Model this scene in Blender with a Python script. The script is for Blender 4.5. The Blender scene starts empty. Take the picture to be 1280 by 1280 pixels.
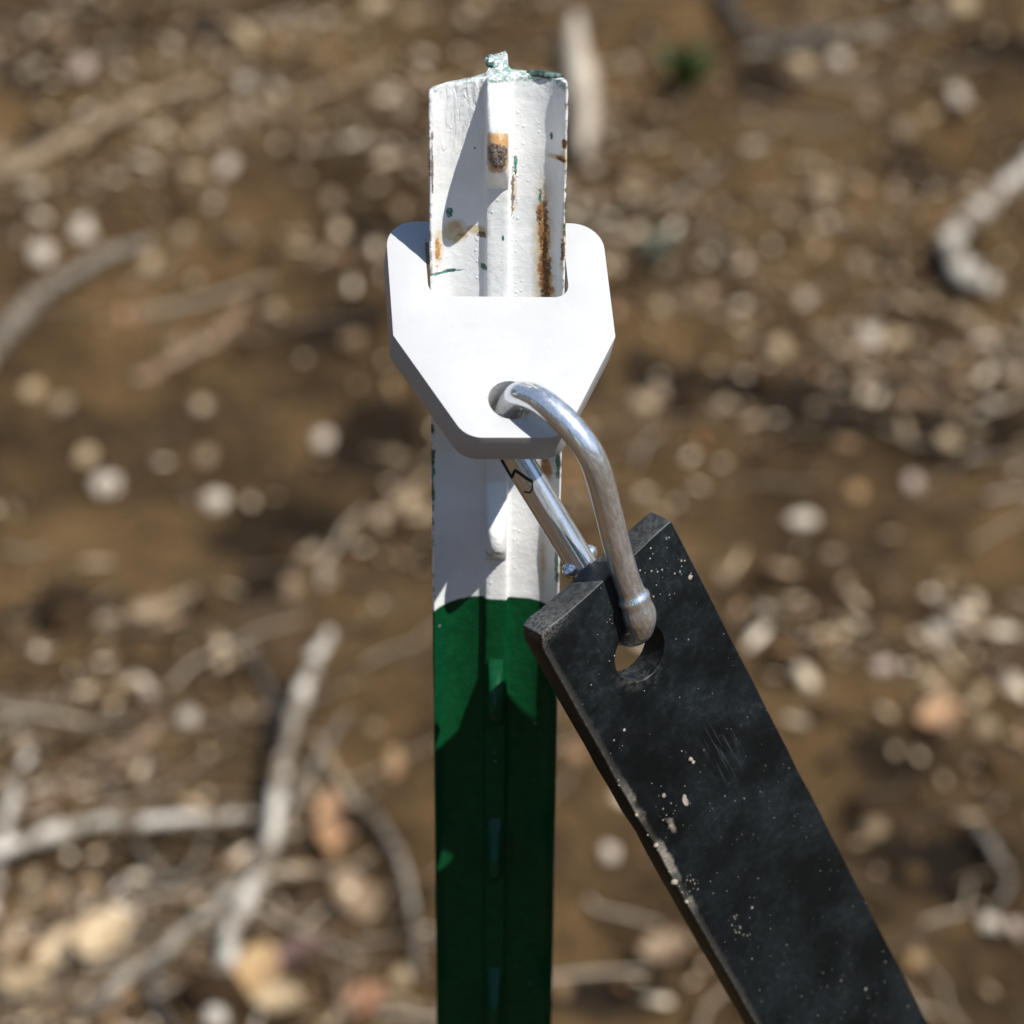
import bpy, bmesh, math, random
import numpy as np
from mathutils import Vector, Matrix, Quaternion

random.seed(7)
RNG = np.random.default_rng(11)
SC = bpy.context.scene
COL = SC.collection

# ------------------------------------------------------------------ camera
CAM_H = 1.55
PITCH, ROLL = math.radians(30), math.radians(-0.44)
FPX = 3430.0                     # focal length in pixels of a 1280 frame
_r = Vector((1, 0, 0)); _f = Vector((0, math.cos(PITCH), -math.sin(PITCH))); _d = Vector((0, -math.sin(PITCH), -math.cos(PITCH)))
CR = math.cos(ROLL) * _r + math.sin(ROLL) * _d
CD = -math.sin(ROLL) * _r + math.cos(ROLL) * _d
CF = _f
cd = bpy.data.cameras.new('camera')
cam = bpy.data.objects.new('camera', cd)
COL.objects.link(cam)
m = Matrix.Identity(4)
for i in range(3):
    m[i][0] = CR[i]; m[i][1] = -CD[i]; m[i][2] = -CF[i]
m[2][3] = CAM_H
cam.matrix_world = m
cd.sensor_fit = 'HORIZONTAL'
cd.sensor_width = 24.0
cd.sensor_height = 24.0
cd.lens = FPX / 1280 * 24.0
cd.clip_start = 0.02
cd.clip_end = 500
cd.dof.use_dof = True
cd.dof.focus_distance = 0.722
cd.dof.aperture_fstop = 6.9
SC.camera = cam

# ------------------------------------------------------------------ world and sun
SUN_AZ, SUN_EL = math.radians(52), math.radians(56.5)     # azimuth: behind the camera, towards the right
sun_vec = Vector((math.sin(SUN_AZ) * math.cos(SUN_EL), -math.cos(SUN_AZ) * math.cos(SUN_EL), math.sin(SUN_EL)))
W = bpy.data.worlds.new('World')
SC.world = W
W.use_nodes = True
wn = W.node_tree.nodes
sky = wn.new('ShaderNodeTexSky')
sky.sky_type = 'NISHITA'
sky.sun_disc = False
sky.sun_elevation = SUN_EL
sky.sun_rotation = math.pi - SUN_AZ
sky.dust_density = 0.3
sky.air_density = 1.0
bg = wn['Background']
bg.inputs['Strength'].default_value = 0.105
W.node_tree.links.new(sky.outputs[0], bg.inputs['Color'])
sl = bpy.data.lights.new('sun', 'SUN')
sl.energy = 5.0
sl.angle = math.radians(0.53)
sl.color = (1.0, 0.97, 0.915)
so = bpy.data.objects.new('sun', sl)
so.rotation_mode = 'QUATERNION'
so.rotation_quaternion = (-sun_vec).to_track_quat('-Z', 'Y')
so.location = (2, -2, 6)
COL.objects.link(so)
SC.view_settings.view_transform = 'Standard'
SC.view_settings.look = 'None'
SC.view_settings.exposure = 0.32
SC.view_settings.gamma = 1.0
SC.view_settings.use_curve_mapping = False


# ------------------------------------------------------------------ node helpers
class V:
    """A node socket with arithmetic."""
    def __init__(s, nt, sock): s.nt, s.s = nt, sock
    def _m(s, op, o=None, o2=None, clamp=False):
        n = s.nt.nodes.new('ShaderNodeMath'); n.operation = op; n.use_clamp = clamp
        for i, x in enumerate((s, o, o2)):
            if x is None: continue
            if isinstance(x, V): s.nt.links.new(x.s, n.inputs[i])
            else: n.inputs[i].default_value = x
        return V(s.nt, n.outputs[0])
    def __add__(s, o): return s._m('ADD', o)
    __radd__ = __add__
    def __mul__(s, o): return s._m('MULTIPLY', o)
    __rmul__ = __mul__
    def __sub__(s, o): return s._m('SUBTRACT', o)
    def __rsub__(s, o): return (s * -1.0) + o
    def __truediv__(s, o): return s._m('DIVIDE', o)
    def sq(s): return s * s
    def sqrt(s): return s._m('SQRT')
    def abs(s): return s._m('ABSOLUTE')
    def max(s, o): return s._m('MAXIMUM', o)
    def min(s, o): return s._m('MINIMUM', o)
    def pow(s, o): return s._m('POWER', o)
    def step(s, a, b):
        """smooth 0..1 as s goes a..b"""
        n = s.nt.nodes.new('ShaderNodeMapRange'); n.interpolation_type = 'SMOOTHSTEP'
        s.nt.links.new(s.s, n.inputs[0]); n.inputs[1].default_value = a; n.inputs[2].default_value = b
        n.inputs[3].default_value = 0; n.inputs[4].default_value = 1
        return V(s.nt, n.outputs[0])
    def clamp(s): return s._m('ADD', 0.0, clamp=True)


class Mat:
    def __init__(s, name, rough=0.5, metal=0.0, spec=0.5, color=(.5, .5, .5)):
        s.m = bpy.data.materials.new(name); s.m.use_nodes = True
        s.nt = s.m.node_tree; s.b = s.nt.nodes['Principled BSDF']
        s.b.inputs['Roughness'].default_value = rough
        s.b.inputs['Metallic'].default_value = metal
        s.b.inputs['Specular IOR Level'].default_value = spec
        s.b.inputs['Base Color'].default_value = (*color, 1)
        s.tc = s.nt.nodes.new('ShaderNodeTexCoord')
        s.obj = s.tc.outputs['Object']
    def xyz(s):
        n = s.nt.nodes.new('ShaderNodeSeparateXYZ'); s.nt.links.new(s.obj, n.inputs[0])
        return [V(s.nt, n.outputs[i]) for i in range(3)]
    def vec(s, x, y, z):
        n = s.nt.nodes.new('ShaderNodeCombineXYZ')
        for i, c in enumerate((x, y, z)):
            if isinstance(c, V): s.nt.links.new(c.s, n.inputs[i])
            else: n.inputs[i].default_value = c
        return n.outputs[0]
    def scaled(s, sx, sy, sz, off=(0, 0, 0)):
        n = s.nt.nodes.new('ShaderNodeMapping'); n.inputs['Scale'].default_value = (sx, sy, sz); n.inputs['Location'].default_value = off
        s.nt.links.new(s.obj, n.inputs[0]); return n.outputs[0]
    def noise(s, scale, detail=3, rough=.55, vec=None, col=False, dist=0):
        n = s.nt.nodes.new('ShaderNodeTexNoise'); n.inputs['Scale'].default_value = scale
        n.inputs['Detail'].default_value = detail; n.inputs['Roughness'].default_value = rough; n.inputs['Distortion'].default_value = dist
        s.nt.links.new(vec or s.obj, n.inputs['Vector'])
        return V(s.nt, n.outputs['Color' if col else 'Fac'])
    def voronoi(s, scale, vec=None, feature='F1'):
        n = s.nt.nodes.new('ShaderNodeTexVoronoi'); n.inputs['Scale'].default_value = scale; n.feature = feature
        s.nt.links.new(vec or s.obj, n.inputs['Vector'])
        sep = s.nt.nodes.new('ShaderNodeSeparateColor'); s.nt.links.new(n.outputs['Color'], sep.inputs[0])
        return V(s.nt, n.outputs['Distance']), V(s.nt, sep.outputs[0]), V(s.nt, sep.outputs[1])
    def island(s):
        n = s.nt.nodes.new('ShaderNodeNewGeometry'); return V(s.nt, n.outputs['Random Per Island'])
    def mix(s, fac, a, b):
        n = s.nt.nodes.new('ShaderNodeMix'); n.data_type = 'RGBA'
        ins = [i for i in n.inputs if i.type == 'RGBA']
        if isinstance(fac, V): s.nt.links.new(fac.s, n.inputs[0])
        else: n.inputs[0].default_value = fac
        for i, c in zip(ins, (a, b)):
            if isinstance(c, V): s.nt.links.new(c.s, i)
            else: i.default_value = (*c, 1)
        return V(s.nt, [o for o in n.outputs if o.type == 'RGBA'][0])
    def ramp(s, fac, stops, const=False):
        n = s.nt.nodes.new('ShaderNodeValToRGB'); e = n.color_ramp.elements
        if const: n.color_ramp.interpolation = 'CONSTANT'
        while len(e) < len(stops): e.new(0.5)
        for x, (p, c) in zip(e, stops): x.position = p; x.color = (*c, 1)
        s.nt.links.new(fac.s, n.inputs[0]); return V(s.nt, n.outputs[0])
    def set(s, name, v):
        if isinstance(v, V): s.nt.links.new(v.s, s.b.inputs[name])
        else: s.b.inputs[name].default_value = v
    def bump(s, h, strength=.3, dist=.001):
        n = s.nt.nodes.new('ShaderNodeBump'); n.inputs['Strength'].default_value = strength; n.inputs['Distance'].default_value = dist
        s.nt.links.new(h.s, n.inputs['Height']); s.nt.links.new(n.outputs[0], s.b.inputs['Normal'])


def add_all(vs, mode='max'):
    r = vs[0]
    for v in vs[1:]: r = r.max(v)
    return r


# ------------------------------------------------------------------ object helpers
def tag(o, label=None, cat=None, group=None, kind=None):
    if label: o['label'] = label
    if cat: o['category'] = cat
    if group: o['group'] = group
    if kind: o['kind'] = kind
    return o

def empty(name, loc=(0, 0, 0)):
    o = bpy.data.objects.new(name, None); COL.objects.link(o); o.location = loc; o.empty_display_size = .02
    return o

def mesh_obj(name, me, mat, parent=None, loc=None, smooth=True):
    o = bpy.data.objects.new(name, me); COL.objects.link(o)
    if mat and not me.materials: me.materials.append(mat)
    if smooth and len(me.polygons): me.polygons.foreach_set('use_smooth', [True] * len(me.polygons))
    if parent: o.parent = parent
    if loc is not None: o.location = loc
    return o

def np_mesh(name, verts, faces):
    me = bpy.data.meshes.new(name)
    me.from_pydata([tuple(v) for v in verts], [], [tuple(int(i) for i in f) for f in faces]); me.update()
    return me

def bm_mesh(name, bm):
    me = bpy.data.meshes.new(name); bm.normal_update(); bm.to_mesh(me); bm.free(); return me

def tube(name, pts, rad, seg=24, cap='round'):
    """Swept tube through pts with a radius per point and rounded ends."""
    P = [Vector(p) for p in pts]; R = list(rad) if hasattr(rad, '__len__') else [rad] * len(P)
    if cap == 'round':
        t0 = (P[0] - P[1]).normalized(); t1 = (P[-1] - P[-2]).normalized()
        a, b = [], []
        for k in (1.0, .92, .72, .4):
            h = math.sqrt(max(0, 1 - k * k)); q = max(h, .03)
            a.append((P[0] + t0 * R[0] * k * .8, R[0] * q)); b.append((P[-1] + t1 * R[-1] * k * .8, R[-1] * q))
        P = [x[0] for x in a] + P + [x[0] for x in b[::-1]]
        R = [x[1] for x in a] + R + [x[1] for x in b[::-1]]
    n = len(P); T = []
    for i in range(n):
        T.append((P[min(i + 1, n - 1)] - P[max(i - 1, 0)]).normalized())
    u = T[0].orthogonal().normalized(); vs, fs = [], []
    for i in range(n):
        u = (u - T[i] * u.dot(T[i])).normalized(); w = T[i].cross(u)
        for k in range(seg):
            a = 2 * math.pi * k / seg
            vs.append(P[i] + (u * math.cos(a) + w * math.sin(a)) * R[i])
    for i in range(n - 1):
        for k in range(seg):
            k2 = (k + 1) % seg
            fs.append((i * seg + k, i * seg + k2, (i + 1) * seg + k2, (i + 1) * seg + k))
    fs.append(tuple(range(seg))[::-1]); fs.append(tuple((n - 1) * seg + k for k in range(seg)))
    return np_mesh(name, vs, fs)

def spline(pts, n):
    """Catmull-Rom through pts."""
    P = [np.array(p, float) for p in pts]; P = [2 * P[0] - P[1]] + P + [2 * P[-1] - P[-2]]
    out = []
    segs = len(P) - 3
    for i in range(n + 1):
        t = i / n * segs; k = min(int(t), segs - 1); t -= k
        a, b, c, d = P[k:k + 4]
        out.append(.5 * ((2 * b) + (c - a) * t + (2 * a - 5 * b + 4 * c - d) * t * t + (3 * b - a - 3 * c + d) * t ** 3))
    return np.array(out)

def plate_mesh(name, outline, holes, thick, bevel):
    """Flat plate: outline and holes are lists of (x, y); top at z = 0, bottom at z = -thick; edges bevelled."""
    bm = bmesh.new(); edges = []
    for loop in [outline] + holes:
        vs = [bm.verts.new((x, y, 0)) for x, y in loop]
        for i in range(len(vs)): edges.append(bm.edges.new((vs[i], vs[(i + 1) % len(vs)])))
    g = bmesh.ops.triangle_fill(bm, use_beauty=True, use_dissolve=False, edges=edges)
    fs = [f for f in bm.faces]
    bmesh.ops.recalc_face_normals(bm, faces=fs)
    if fs[0].normal.z < 0: bmesh.ops.reverse_faces(bm, faces=fs)
    ex = bmesh.ops.extrude_face_region(bm, geom=fs)
    for e in ex['geom']:
        if isinstance(e, bmesh.types.BMVert): e.co.z -= thick
    bmesh.ops.recalc_face_normals(bm, faces=bm.faces[:])
    rim = [e for e in bm.edges if len(e.link_faces) == 2 and e.calc_face_angle(0) > 1.2]
    bmesh.ops.bevel(bm, geom=rim, offset=bevel, segments=3, profile=.5, affect='EDGES', clamp_overlap=True)
    for f in bm.faces: f.smooth = True
    me = bm_mesh(name, bm)
    return me

def arc(cx, cy, r, a0, a1, n):
    return [(cx + r * math.cos(math.radians(a0 + (a1 - a0) * i / n)), cy + r * math.sin(math.radians(a0 + (a1 - a0) * i / n))) for i in range(n + 1)]

def fillet(poly, radii, n=8):
    """Round the corners of a polygon."""
    out = []; N = len(poly)
    for i in range(N):
        p = np.array(poly[i], float); a = np.array(poly[i - 1], float); b = np.array(poly[(i + 1) % N], float); r = radii[i]
        if r <= 0: out.append(tuple(p)); continue
        da = (a - p) / np.linalg.norm(a - p); db = (b - p) / np.linalg.norm(b - p)
        ang = math.acos(np.clip(da @ db, -1, 1)); d = min(r / math.tan(ang / 2), .49 * np.linalg.norm(a - p), .49 * np.linalg.norm(b - p)); r = d * math.tan(ang / 2)
        c = p + (da + db) / np.linalg.norm(da + db) * r / math.sin(ang / 2)
        s = p + da * d - c; e = p + db * d - c
        a0 = math.atan2(s[1], s[0]); a1 = math.atan2(e[1], e[0]); dl = (a1 - a0 + math.pi) % (2 * math.pi) - math.pi
        for k in range(n + 1): out.append((c[0] + r * math.cos(a0 + dl * k / n), c[1] + r * math.sin(a0 + dl * k / n)))
    return out

def basis(o, x, y, z, loc):
    mm = Matrix.Identity(4)
    for i in range(3): mm[i][0] = x[i]; mm[i][1] = y[i]; mm[i][2] = z[i]; mm[i][3] = loc[i]
    o.matrix_world = mm

def W3(v, k=1.0):
    """fitted camera-relative millimetres -> world metres"""
    return Vector((v[0] * k / 1000, v[1] * k / 1000, v[2] * k / 1000 + CAM_H))


# ------------------------------------------------------------------ ground relief
_LAT = [RNG.random((64, 64)) for _ in range(6)]
def vnoise(x, y, k):
    L = _LAT[k % 6]; xi = np.floor(x).astype(int); yi = np.floor(y).astype(int); fx = x - xi; fy = y - yi
    fx = fx * fx * (3 - 2 * fx); fy = fy * fy * (3 - 2 * fy)
    g = lambda a, b: L[a % 64, b % 64]
    return (g(xi, yi) * (1 - fx) + g(xi + 1, yi) * fx) * (1 - fy) + (g(xi, yi + 1) * (1 - fx) + g(xi + 1, yi + 1) * fx) * fy - .5

def height(x, y):
    x = np.asarray(x, float); y = np.asarray(y, float)
    h = .10 * vnoise(x * 1.1 + 3.3, y * 1.6 + 1.7, 0) + .055 * vnoise(x * 3.1 + 9, y * 4.4, 1)
    h = h + .042 * vnoise(x * 9 + 2, y * 10 + 5, 2) + .021 * vnoise(x * 23, y * 23 + 8, 3) + .011 * vnoise(x * 55, y * 55, 4)
    return h

def ground_pt(px, py, lift=0.0):
    """The point of the ground seen at a pixel of the 1280 frame (walks along the ray to the relief)."""
    d = CF + CR * ((px - 640) / FPX) + CD * ((py - 640) / FPX)
    t = CAM_H / -d.z
    for _ in range(12):
        p = Vector((0, 0, CAM_H)) + d * t
        hz = float(height(p.x, p.y)) + lift
        t = (CAM_H - hz) / -d.z
    return Vector((0, 0, CAM_H)) + d * t

def px_size(p):
    return (p - Vector((0, 0, CAM_H))).dot(CF) / FPX      # metres covered by one pixel there


SHADE_PATCHES = [(1030, 505, 190, 44), (1190, 535, 130, 36), (860, 470, 90, 30), (430, 412, 60, 22), (440, 300, 44, 16), (360, 690, 120, 40), (330, 720, 50, 50), (75, 755, 80, 32), (35, 105, 46, 34), (1115, 940, 60, 34), (1180, 1080, 130, 46),
        (760, 1245, 90, 40), (905, 320, 30, 24), (1150, 215, 60, 22), (270, 40, 50, 22), (700, 480, 60, 30), (470, 560, 70, 50), (140, 1100, 130, 24), (960, 95, 50, 26), (1240, 70, 70, 20)]  # where ground shade is painted: pixel column, row, half width, half height
def build_ground():
    def axis(lo, hi, step, far):
        a = list(np.arange(lo, hi + 1e-9, step)); s = step
        left, right = [lo], [hi]
        while left[-1] > -far: s *= 1.35; left.append(left[-1] - s)
        s = step
        while right[-1] < far: s *= 1.35; right.append(right[-1] + s)
        return np.array(left[1:][::-1] + a + right[1:])
    X = axis(-1.5, 1.5, .0085, 120); Y = axis(1.3, 5.6, .0085, 120)
    gx, gy = np.meshgrid(X, Y); gz = height(gx, gy)
    vs = np.stack([gx, gy, gz], -1).reshape(-1, 3); nx, ny = len(X), len(Y)
    idx = np.arange(nx * ny).reshape(ny, nx)
    fs = np.stack([idx[:-1, :-1], idx[:-1, 1:], idx[1:, 1:], idx[1:, :-1]], -1).reshape(-1, 4)
    me = bpy.data.meshes.new('ground'); me.vertices.add(len(vs)); me.vertices.foreach_set('co', vs.ravel())
    me.loops.add(fs.size); me.loops.foreach_set('vertex_index', fs.ravel().astype(np.int32))
    me.polygons.add(len(fs)); me.polygons.foreach_set('loop_start', np.arange(0, fs.size, 4, dtype=np.int32)); me.polygons.foreach_set('loop_total', np.full(len(fs), 4, np.int32))
    me.update(calc_edges=True); me.validate()
    M = Mat('soil', rough=.95, spec=.15)
    big = M.noise(1.6, 4, .6, dist=.6); mid = M.noise(9, 5, .65); fine = M.noise(60, 4, .7)
    c = M.ramp(big * .65 + mid * .35, [(.36, (.0100, .0058, .0024)), (.44, (.031, .0185, .0078)), (.53, (.082, .0490, .0202)), (.66, (.150, .092, .040))])
    c2 = M.mix(fine.step(.42, .68) * .5, c, (.105, .064, .028))
    c3 = M.mix(fine.step(.52, .34) * .55, c2, (.016, .010, .0055))
    # shade of hollows and furrows, painted into the soil colour
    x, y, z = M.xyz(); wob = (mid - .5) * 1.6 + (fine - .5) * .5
    shade = []
    for px, py, w, h in SHADE_PATCHES:
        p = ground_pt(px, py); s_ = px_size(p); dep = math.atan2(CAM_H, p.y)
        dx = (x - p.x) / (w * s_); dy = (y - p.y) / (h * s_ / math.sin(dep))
        shade.append((1.0 - (dx.sq() + dy.sq()).sqrt() + wob).step(-.20, .40))
    M.set('Base Color', M.mix(add_all(shade) * .88, c3, (.0085, .0058, .0032)))
    M.bump(fine + mid, .7, .01)
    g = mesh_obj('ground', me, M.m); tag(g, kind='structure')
    g['label'] = 'brown crumbly soil littered with dry leaves and sticks'


# ------------------------------------------------------------------ the fence post
POST = Vector((-.00435, .6586, 0)); PZ = lambda zrel: CAM_H + zrel / 1000
TOP = PZ(-252.5)
def sx(px, row):                                     # pixel column on the post face -> local x (metres)
    d = .5 * (CAM_H - zrow(row)) + .866 * .6586
    return (px - 640) / FPX * d - POST.x + (-.0044) * 0
def zrow(row, Y=.6580):
    return CAM_H - Y * math.tan(PITCH + math.atan((row - 640) / FPX))

def paint_bump(M, k=1.0):
    n1 = M.noise(420, 3, .6); n2 = M.noise(1500, 2, .5); n3 = M.noise(95, 2, .5)
    d, c, c2 = M.voronoi(760)
    x, y, z = M.xyz(); nearrib = (x.abs() - .0052).abs().step(.0022, .0003)
    pim = d.step(.45, .12) * (c + nearrib * .30).step(.90, .96)
    drip = M.noise(1, 4, .6, M.scaled(420, 300, 75), dist=1.2).step(.42, .62) * z.step(TOP - .030, TOP - .004) * x.step(.004, -.003)
    return n1 * .35 + n2 * .12 + n3 * .9 + pim * .24 + drip * .8

def mat_post():
    M = Mat('white paint over green', rough=.27, spec=.5); 
    x, y, z = M.xyz()
    nz = M.noise(330, 4, .7); nb = M.noise(900, 3, .7); nw = M.noise(120, 2, .5)
    jag = (nz - .5); jag2 = nb - .5
    def blob(px, row, wx, wz, k=1.2, s=2.5, rag=jag):
        dx = (x - sx(px, row)) / (wx / 4900); dz = (z - zrow(row)) / (wz / 4300)
        return ((1.0 - (dx.sq() + dz.sq()).sqrt()) + rag * k)._m('MULTIPLY', s, clamp=True)
    front = y.step(.0005, -.0005)
    # amber bleeding, brown rust, green chips
    amber = add_all([blob(676, 305, 17, 96, .5, 1.5, jag), blob(679, 362, 19, 44, .5, 1.5, jag), blob(677, 245, 12, 34, .6, 1.0), blob(566, 290, 20, 18, .7, 2.2), blob(592, 288, 20, 7, .6, 2), blob(546, 305, 8, 30, 1, 1.4),
                     blob(703, 190, 8, 14, 1.2, 1.6), blob(702, 300, 6, 40, 1.4, 1.2), blob(640, 235, 4, 34, 1.2, 1.2), blob(690, 192, 16, 4, .8, 1.6), blob(680, 585, 12, 22, .8, 2),
                     blob(690, 640, 10, 40, .8, 1.0), blob(679, 700, 6, 45, 1.2, 1.2)])
    rust = add_all([blob(678, 318, 8.5, 68, 2.0, 3, jag), blob(682, 354, 9, 34, 2.0, 3, jag), blob(675, 262, 5, 14, 3.0, 3), blob(702, 172, 5, 7, 1.6, 4), blob(700, 192, 7, 4, 2.2, 4), blob(545, 310, 4, 16, 3.2, 3), blob(683, 580, 8, 14, 2, 4),
                    blob(575, 294, 10, 5, 2.4, 1.2), blob(567, 285, 10, 9, 2, .5)])
    brown = add_all([blob(678, 310, 4.2, 56, 4.4, 3.5, jag2), blob(681, 350, 5.0, 34, 4.4, 3.5, jag2), blob(671, 272, 3.5, 12, 4, 6, jag2), blob(702, 172, 4, 6, 2.4, 5), blob(700, 193, 6, 3, 2.4, 4), blob(701, 305, 3, 16, 4, 4),
                    blob(599, 294, 6, 4, 2.4, 5), blob(638, 240, 2.0, 26, 5.0, 5, jag2), blob(537.5, 210, 1.6, 34, 2.5, 4), blob(537, 165, 1.6, 6, 2, 4)])
    green = add_all([blob(559, 265, 5, 6, 2.4, 6), blob(556, 339, 20, 2.6, 2.6, 2.2, jag), blob(641, 212, 2.2, 22, 4.4, 4), blob(626, 295, 2, 3.5, 1.5, 5), blob(672, 245, 2, 9, 6, 3, jag2), blob(706, 250, 3, 60, 3.6, 5),
                     blob(602, 333, 4, 4, 3, 5), blob(686, 168, 2, 5, 3.4, 5), blob(590, 186, 1.4, 2, 1, 5), blob(697, 560, 3, 40, 3.6, 5), blob(541, 590, 3, 60, 4, 4), blob(696, 690, 2.4, 40, 3.4, 4)])
    rim = (z + jag * .010 + (nw - .5) * .004).step(TOP - .0030, TOP - .0004)
    rimc = rim * nb.step(.47, .55)
    edge_r = x.abs().step(.0166, .0176) * nz.step(.48, .60) * z.step(zrow(747), zrow(740))
    green = green.max(rimc * .9)
    # the dipped edge: white above, green below
    dip = z + (nw - .5) * .0014 + jag * .0006 + x.sq() * 9.0
    white = dip.step(zrow(746.5), zrow(744.5))
    wcol = M.mix(nw.step(.3, .7), (.76, .765, .755), (.82, .82, .80))
    wcol = M.mix(amber * .78, wcol, M.mix(nz.step(.35, .65), (.60, .49, .27), (.50, .34, .12)))
    wcol = M.mix(rust.clamp() * .9, wcol, M.mix(nz.step(.38, .62), (.56, .27, .07), (.34, .135, .032)))
    wcol = M.mix(green.clamp(), wcol, M.mix(nb.step(.4, .6), (.008, .10, .055), (.16, .33, .27)))
    wcol = M.mix(edge_r * .8, wcol, (.10, .07, .035))
    wcol = M.mix(brown.clamp() * .78, wcol, M.mix(nb.step(.40, .60), (.022, .009, .006), M.mix(nz.step(.45, .62), (.07, .024, .010), (.24, .09, .022))))
    d, c, c2 = M.voronoi(260); spk = d.step(.16, .06) * c.step(.80, .84)
    gcol = M.mix(nz.step(.35, .7), (.0024, .048, .0155), (.0034, .064, .0210))
    gcol = M.mix(spk * .7, gcol, (.20, .24, .20))
    M.set('Base Color', M.mix(white, gcol, wcol))
    M.set('Specular IOR Level', white * .30 + .18)
    rr = (brown.max(amber * .5) * .5 + .24 + nz * .10).clamp()
    M.set('Roughness', rr)
    M.bump(paint_bump(M) + brown * jag2 * 3 - green * .6 + rim * jag * 2, .42, .0011)
    return M.m

def build_post():
    root = empty('fence_post', POST)
    tag(root, 'studded steel fence post painted white at the top and dark green below, chipped and rusty', 'fence post')
    half = [(0, -2.2), (1.4, -2.2), (2.5, -2.15), (2.95, -1.9), (3.15, -1.5), (3.3, -.95), (3.7, -.6), (4.6, -.4), (6.5, -.25), (9, -.25), (11.5, -.6), (13.3, -1.35), (14.8, -2.35), (16.0, -3.45), (16.8, -4.4), (17.2, -4.85), (17.55, -4.8),
            (17.75, -4.3), (17.6, -3.3), (16.9, -1.7), (15.6, -.2), (13.5, 1.2), (10.5, 2.3), (6.5, 3.1), (3.4, 3.5), (2.55, 4.3), (2.45, 8), (2.3, 11.5), (1.8, 12.6), (0, 12.9)]
    left = [(x, y * (.86 if (y < 0 and x > 5) else 1)) for x, y in half]
    prof = [(-x, y) for x, y in left[1:-1]][::-1]
    loop = half + prof                                # clockwise from the centre of the face over the right flange to the stem and back
    n = len(loop); A = np.array(loop) / 1000
    zs = [0.0, .3, .6, .85] + list(np.arange(.95, TOP - .06, .012)) + list(np.arange(TOP - .06, TOP - .0035, .0025)) + [TOP - .0028, TOP - .0018, TOP - .001, TOP - .0004, TOP]
    vs, fs = [], []
    rg = np.random.default_rng(5)
    top_off = np.zeros(n)
    for i, (x, y) in enumerate(A):
        top_off[i] = .0005 * math.sin(x * 260 + 1) + rg.normal(0, .00010) + .0016 * (x / .0175) - .0010 * (x / .0175) ** 2
        if y > .004: top_off[i] += .0012 + rg.normal(0, .0005)
    ctr = np.array([0, .001])
    for j, z in enumerate(zs):
        up = np.clip((z - (TOP - .035)) / .035, 0, 1)
        shr = {len(zs) - 1: .00055, len(zs) - 2: .0002, len(zs) - 3: .00005}.get(j, 0)
        for i, (x, y) in enumerate(A):
            jx = rg.normal(0, .00004); jy = rg.normal(0, .00006)
            # pull the rim inward a touch so that the cut edge is round
            q = np.array([x, y]); nrm = np.array([x - 0, (y - .0012) * 3]); nrm /= (np.linalg.norm(nrm) + 1e-9)
            q = q - nrm * shr * (1 if abs(x) > .003 or y < .004 else .4)
            vs.append((q[0] + jx, q[1] + jy + (.0008 * up if y > .004 else 0), z + top_off[i] * up))
    L = len(zs)
    for j in range(L - 1):
        for i in range(n):
            k = (i + 1) % n
            fs.append((j * n + i, j * n + k, (j + 1) * n + k, (j + 1) * n + i))
    bm = bmesh.new(); bv = [bm.verts.new(v) for v in vs]
    for f in fs: bm.faces.new([bv[i] for i in f])
    cap = bm.faces.new([bv[(L - 1) * n + i] for i in range(n)])
    bmesh.ops.triangulate(bm, faces=[cap])
    bmesh.ops.recalc_face_normals(bm, faces=bm.faces[:])
    pm = mat_post()
    body = mesh_obj('post_body', bm_mesh('post_body', bm), pm, root)
    sm = body.modifiers.new('edges', 'EDGE_SPLIT'); sm.split_angle = math.radians(60)
    # torn burr of metal left on the stem where the post was cut
    bm = bmesh.new(); bmesh.ops.create_icosphere(bm, subdivisions=4, radius=1)
    for v in bm.verts:
        p = v.co.copy(); nn = .22 * (vnoise(np.array([p.x * 2.3 + 5]), np.array([p.y * 2.3 + p.z * 3.1]), 2)[0] + vnoise(np.array([p.x * 6 + 1]), np.array([p.z * 6 + p.y * 5]), 3)[0])
        p *= 1 + nn
        v.co = Vector((p.x * .0025 - (p.y > 0) * p.y * .0010, p.y * .0044, p.z * .0008 + max(0, p.y) * .0003))
    bmM = Mat('chipped paint on torn steel', rough=.4)
    a = bmM.noise(420, 4, .7); b2 = bmM.noise(900, 3, .7)
    bmM.set('Base Color', bmM.mix(a.step(.50, .60), bmM.mix(b2.step(.4, .6), (.02, .05, .035), (.08, .19, .14)), (.45, .54, .51)))
    bmM.bump(a + b2, .4, .0008)
    mesh_obj('burr', bm_mesh('burr', bm), bmM.m, root, (-.0010, .0088, TOP + .0005))
    # weld-like blister of paint on the right of the cut edge
    bm = bmesh.new(); bmesh.ops.create_icosphere(bm, subdivisions=3, radius=1)
    for v in bm.verts:
        p = v.co; nn = 1 + .3 * vnoise(np.array([p.x * 4 + 7]), np.array([p.y * 4 + p.z * 3]), 1)[0]
        v.co = Vector((p.x * .0050 * nn, p.y * .0015 * nn - p.x * .0012, p.z * .0009 * nn))
    dg = Mat('dark chipped rim', rough=.45)
    a = dg.noise(700, 4, .7)
    dg.set('Base Color', dg.mix(a.step(.48, .58), (.012, .035, .03), (.10, .16, .14)))
    dg.bump(a, .7, .001)
    mesh_obj('paint_lip', bm_mesh('paint_lip', bm), dg.m, root, (.0116, .0002, TOP + .0005))
    # studs
    rows = [(0, 0, 2.7), (1.5, 1.6, 2.9), (4, 5.2, 3.0), (6.5, 8.4, 3.0), (7.6, 9.5, 2.95), (8.6, 10.1, 2.9), (10.5, 10.4, 2.9), (13, 10.2, 2.9), (14.4, 9.6, 2.9), (16, 8.2, 2.95), (19, 5.2, 3.0), (21.5, 2.5, 3.0), (23.5, .9, 2.9), (25, 0, 2.7)]
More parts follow.
